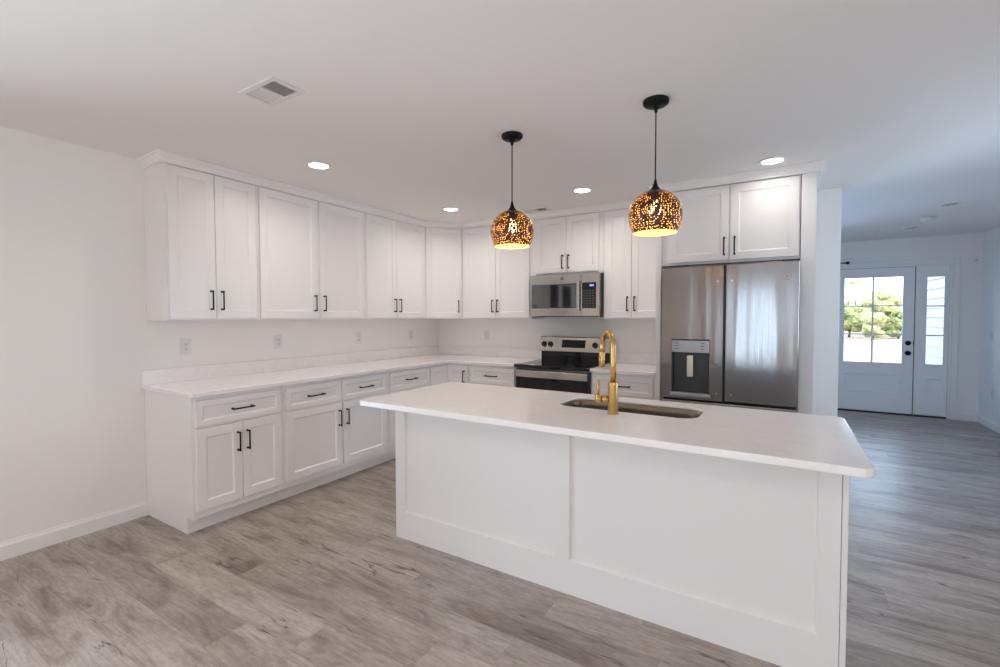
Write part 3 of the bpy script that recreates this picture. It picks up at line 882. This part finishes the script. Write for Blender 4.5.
def vent(loc, label):
    t = thing('ceiling_vent', label, 'vent', loc, 0, 'white ceiling registers')
    L, Wd = 0.135, 0.083
    b = B()
    for a in ((-L, L, -Wd, -Wd+0.022), (-L, L, Wd-0.022, Wd), (-L, -L+0.022, -Wd+0.022, Wd-0.022), (L-0.022, L, -Wd+0.022, Wd-0.022)):
        b.box(*a, -0.007, 0)
    b.box(-0.004, 0.004, -Wd+0.022, Wd-0.022, -0.006, -0.001)
    b.obj('frame', M_PLATE, t)
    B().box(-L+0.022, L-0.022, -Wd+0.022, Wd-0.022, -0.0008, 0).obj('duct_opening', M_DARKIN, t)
    n = 8
    for side in (-1, 1):
        for k in range(n):
            x = side*(0.012+k*0.0128)
            b = B()
            dx = 0.0075*side
            rr = [(x-dx, -Wd+0.022, -0.0012), (x+dx, -Wd+0.022, -0.0062), (x+dx, Wd-0.022, -0.0062), (x-dx, Wd-0.022, -0.0012)]
            b.quadgrid([rr, [(a, c_, z_+0.0009) for a, c_, z_ in rr]], cap0=True, cap1=True)
            b.obj('slat', M_PLATE, t)
    return t
v0 = vent((1.655, -3.262, H), 'white louvred ceiling vent nearest the camera, half dark')
dup(v0, (1.625, -0.455, H), 'small white ceiling vent by the crown moulding above the microwave')

t = thing('smoke_detector', 'small white round smoke detector on the foyer ceiling between two unlit lights', 'smoke detector', (5.064, 2.111, H))
b = B(); b.lathe([(0.0, 0), (0.070, 0), (0.070, -0.012), (0.0, -0.012)], n=36); b.obj('mounting_base', M_PLATE, t)
b = B(); b.lathe([(0.058, -0.0122), (0.060, -0.030), (0.048, -0.042), (0.020, -0.046), (0.0, -0.046)], n=36); b.obj('cover', M_PLATE, t)

# ------------------------------------------------------------------ wall plates and small fittings
def outlet(loc, rot, label, kind='outlet', name='wall_outlet', group='white wall outlets above the counter'):
    t = thing(name, label, 'outlet' if kind == 'outlet' else 'switch', loc, rot, group)
    B().box(-0.037, 0.037, -0.006, 0, -0.060, 0.060).obj('cover_plate', M_PLATE, t, bevel=0.0025)
    if kind == 'outlet':
        B().box(-0.0175, 0.0175, -0.0085, -0.0055, -0.034, 0.034).obj('receptacle', M_PLATE, t, bevel=0.001)
        b = B()
        for z in (-0.018, 0.018):
            b.box(-0.009, -0.006, -0.0092, -0.0082, z-0.005, z+0.005).box(0.006, 0.009, -0.0092, -0.0082, z-0.005, z+0.005)
            b.cyl((0, -0.0082, z-0.010), (0, -0.0092, z-0.010), 0.003, 10)
        b.obj('slots', M_SLOT, t)
    else:
        b = B(); b.quadgrid([[(-0.017, -0.0055, -0.033), (0.017, -0.0055, -0.033), (0.017, -0.0055, 0.033), (-0.017, -0.0055, 0.033)],
                             [(-0.017, -0.012, -0.033), (0.017, -0.012, -0.033), (0.017, -0.007, 0.033), (-0.017, -0.007, 0.033)]], cap0=True, cap1=True)
        b.obj('rocker', M_PLATE, t, bevel=0.001)
    return t
o1 = outlet((0, -2.918, 1.155), ML, 'white wall outlet above the left counter nearest its open end')
dup(o1, (0, -2.191, 1.155), 'white wall outlet on the left wall, second from the open counter end')
dup(o1, (0, -1.300, 1.155), 'white wall outlet on the left wall, third from the open counter end')
dup(o1, (0, -0.511, 1.155), 'white wall outlet on the left wall closest to the room corner')
dup(o1, (0.738, 0, 1.152), 'white wall outlet on the back wall between room corner and range', rotz=0.0)
dup(o1, (X1, 3.248, 0.427), 'low white outlet on the foyer right wall near the baseboard', 'foyer wall plates', R(-90))
outlet((X1, 3.330, 1.13), R(-90), 'white light switch on the foyer right wall beside the entry door', 'switch', 'light_switch', 'foyer wall plates')
t = thing('wall_sensor', 'tiny round white sensor high on the wall right of the entry door', 'sensor', (5.855, YF, 2.085))
b = B(); b.tube([(0, 0, 0), (0, -0.010, 0), (0, -0.014, 0)], [0.022, 0.022, 0.015], 20); b.obj('housing', M_PLATE, t)
b = B(); b.cyl((0, -0.0141, 0), (0, -0.018, 0), 0.007, 14); b.obj('lens', M_GREY, t)
t = thing('curtain_rod', 'black rod end showing past the wall edge at upper left of the entry door', 'rod', (3.70, YF, 2.13))
B().cyl((-1.95, -0.075, 0), (0.80, -0.075, 0), 0.008, 14).obj('rod', M_BLACK, t)
b = B(); b.tube([(0.80, -0.075, 0), (0.81, -0.075, 0), (0.825, -0.075, 0), (0.838, -0.075, 0), (0.842, -0.075, 0)], [0.009, 0.018, 0.022, 0.014, 0.004], 16)
b.obj('finial', M_BLACK, t)
for x in (-1.85, 0.55):
    b = B(); b.cyl((x, 0, 0), (x, -0.004, 0), 0.018, 16).cyl((x, -0.004, 0), (x, -0.075, 0), 0.006, 12); b.obj('bracket', M_BLACK, t)

# ------------------------------------------------------------------ outside the entry door
struct(B().box(-60, 70, 5.9, 140, -0.6, -0.32).obj('ground', M_GRASS))
struct(B().box(3.0, 7.5, 3.87, 5.88, -0.30, -0.06).obj('floor_porch', M_PORCH))
struct(B().box(-60, 70, 33.0, 35.2, -0.32, -0.30).obj('road', M_ROAD))
b = B()
for k in range(20):                                                # lapped siding boards of the porch side
    z = -0.3+k*0.15
    rr = [(5.80, z), (5.772, z), (5.790, z+0.158), (5.80, z+0.158)]
    b.quadgrid([[(x, y, z_) for x, z_ in rr] for y in (3.88, 6.6)], cap0=True, cap1=True)
struct(b.obj('wall_porch', M_SIDING))
def tree(loc, h, w, label, m, seed, clumps=26, size=1.0):
    rnd = random.Random(seed)
    t = thing('tree', label, 'tree', loc, 0, 'trees beyond the field')
    B().tube([(0, 0, 0), (0.05, 0, h*0.25), (0.0, 0.05, h*0.55)], [h*0.035, h*0.028, h*0.012], 10).obj('trunk', M_BARK, t)
    b = bmesh.new()
    for k in range(clumps):
        a = rnd.uniform(0, 2*pi); zz = rnd.uniform(0.22, 0.92)
        rr = w*0.5*sqrt(max(0.02, 1-((zz-0.5)/0.5)**2))*rnd.uniform(0.2, 0.8)
        s_ = w*rnd.uniform(0.11, 0.19)*size
        mt = Matrix.Translation((rr*cos(a), rr*sin(a), h*zz)) @ Matrix.Diagonal((s_, s_, s_*0.8, 1))
        g = bmesh.ops.create_icosphere(b, subdivisions=3, radius=1.0, matrix=mt)
        for v in g['verts']:
            v.co += Vector((rnd.uniform(-1, 1), rnd.uniform(-1, 1), rnd.uniform(-1, 1)))*s_*0.16
    me = bpy.data.meshes.new('foliage'); b.to_mesh(me); b.free(); me.materials.append(m)
    o = bpy.data.objects.new('foliage', me); COL.objects.link(o); o.parent = t
    return t
tree((10.9, 46.0, -0.4), 3.9, 3.7, 'rounded pale green tree standing tallest above the hedge line outside the door', M_LEAF2, 3)
tree((8.4, 42.0, -0.4), 2.7, 2.8, 'bushy green tree left of the tall rounded tree, seen through the door glass', M_LEAF, 4)
tree((9.45, 38.5, -0.4), 2.1, 2.0, 'low yellow green bush in front of the trees, middle of the door glass', M_LEAF2, 5)
tree((11.3, 41.0, -0.4), 2.3, 2.2, 'low dark green bush at the right edge of the door glass', M_LEAF, 6)
tree((10.5, 58.0, -0.4), 6.4, 3.0, 'far thin tree at upper left of the door glass', M_LEAF2, 7, 14, 0.5)
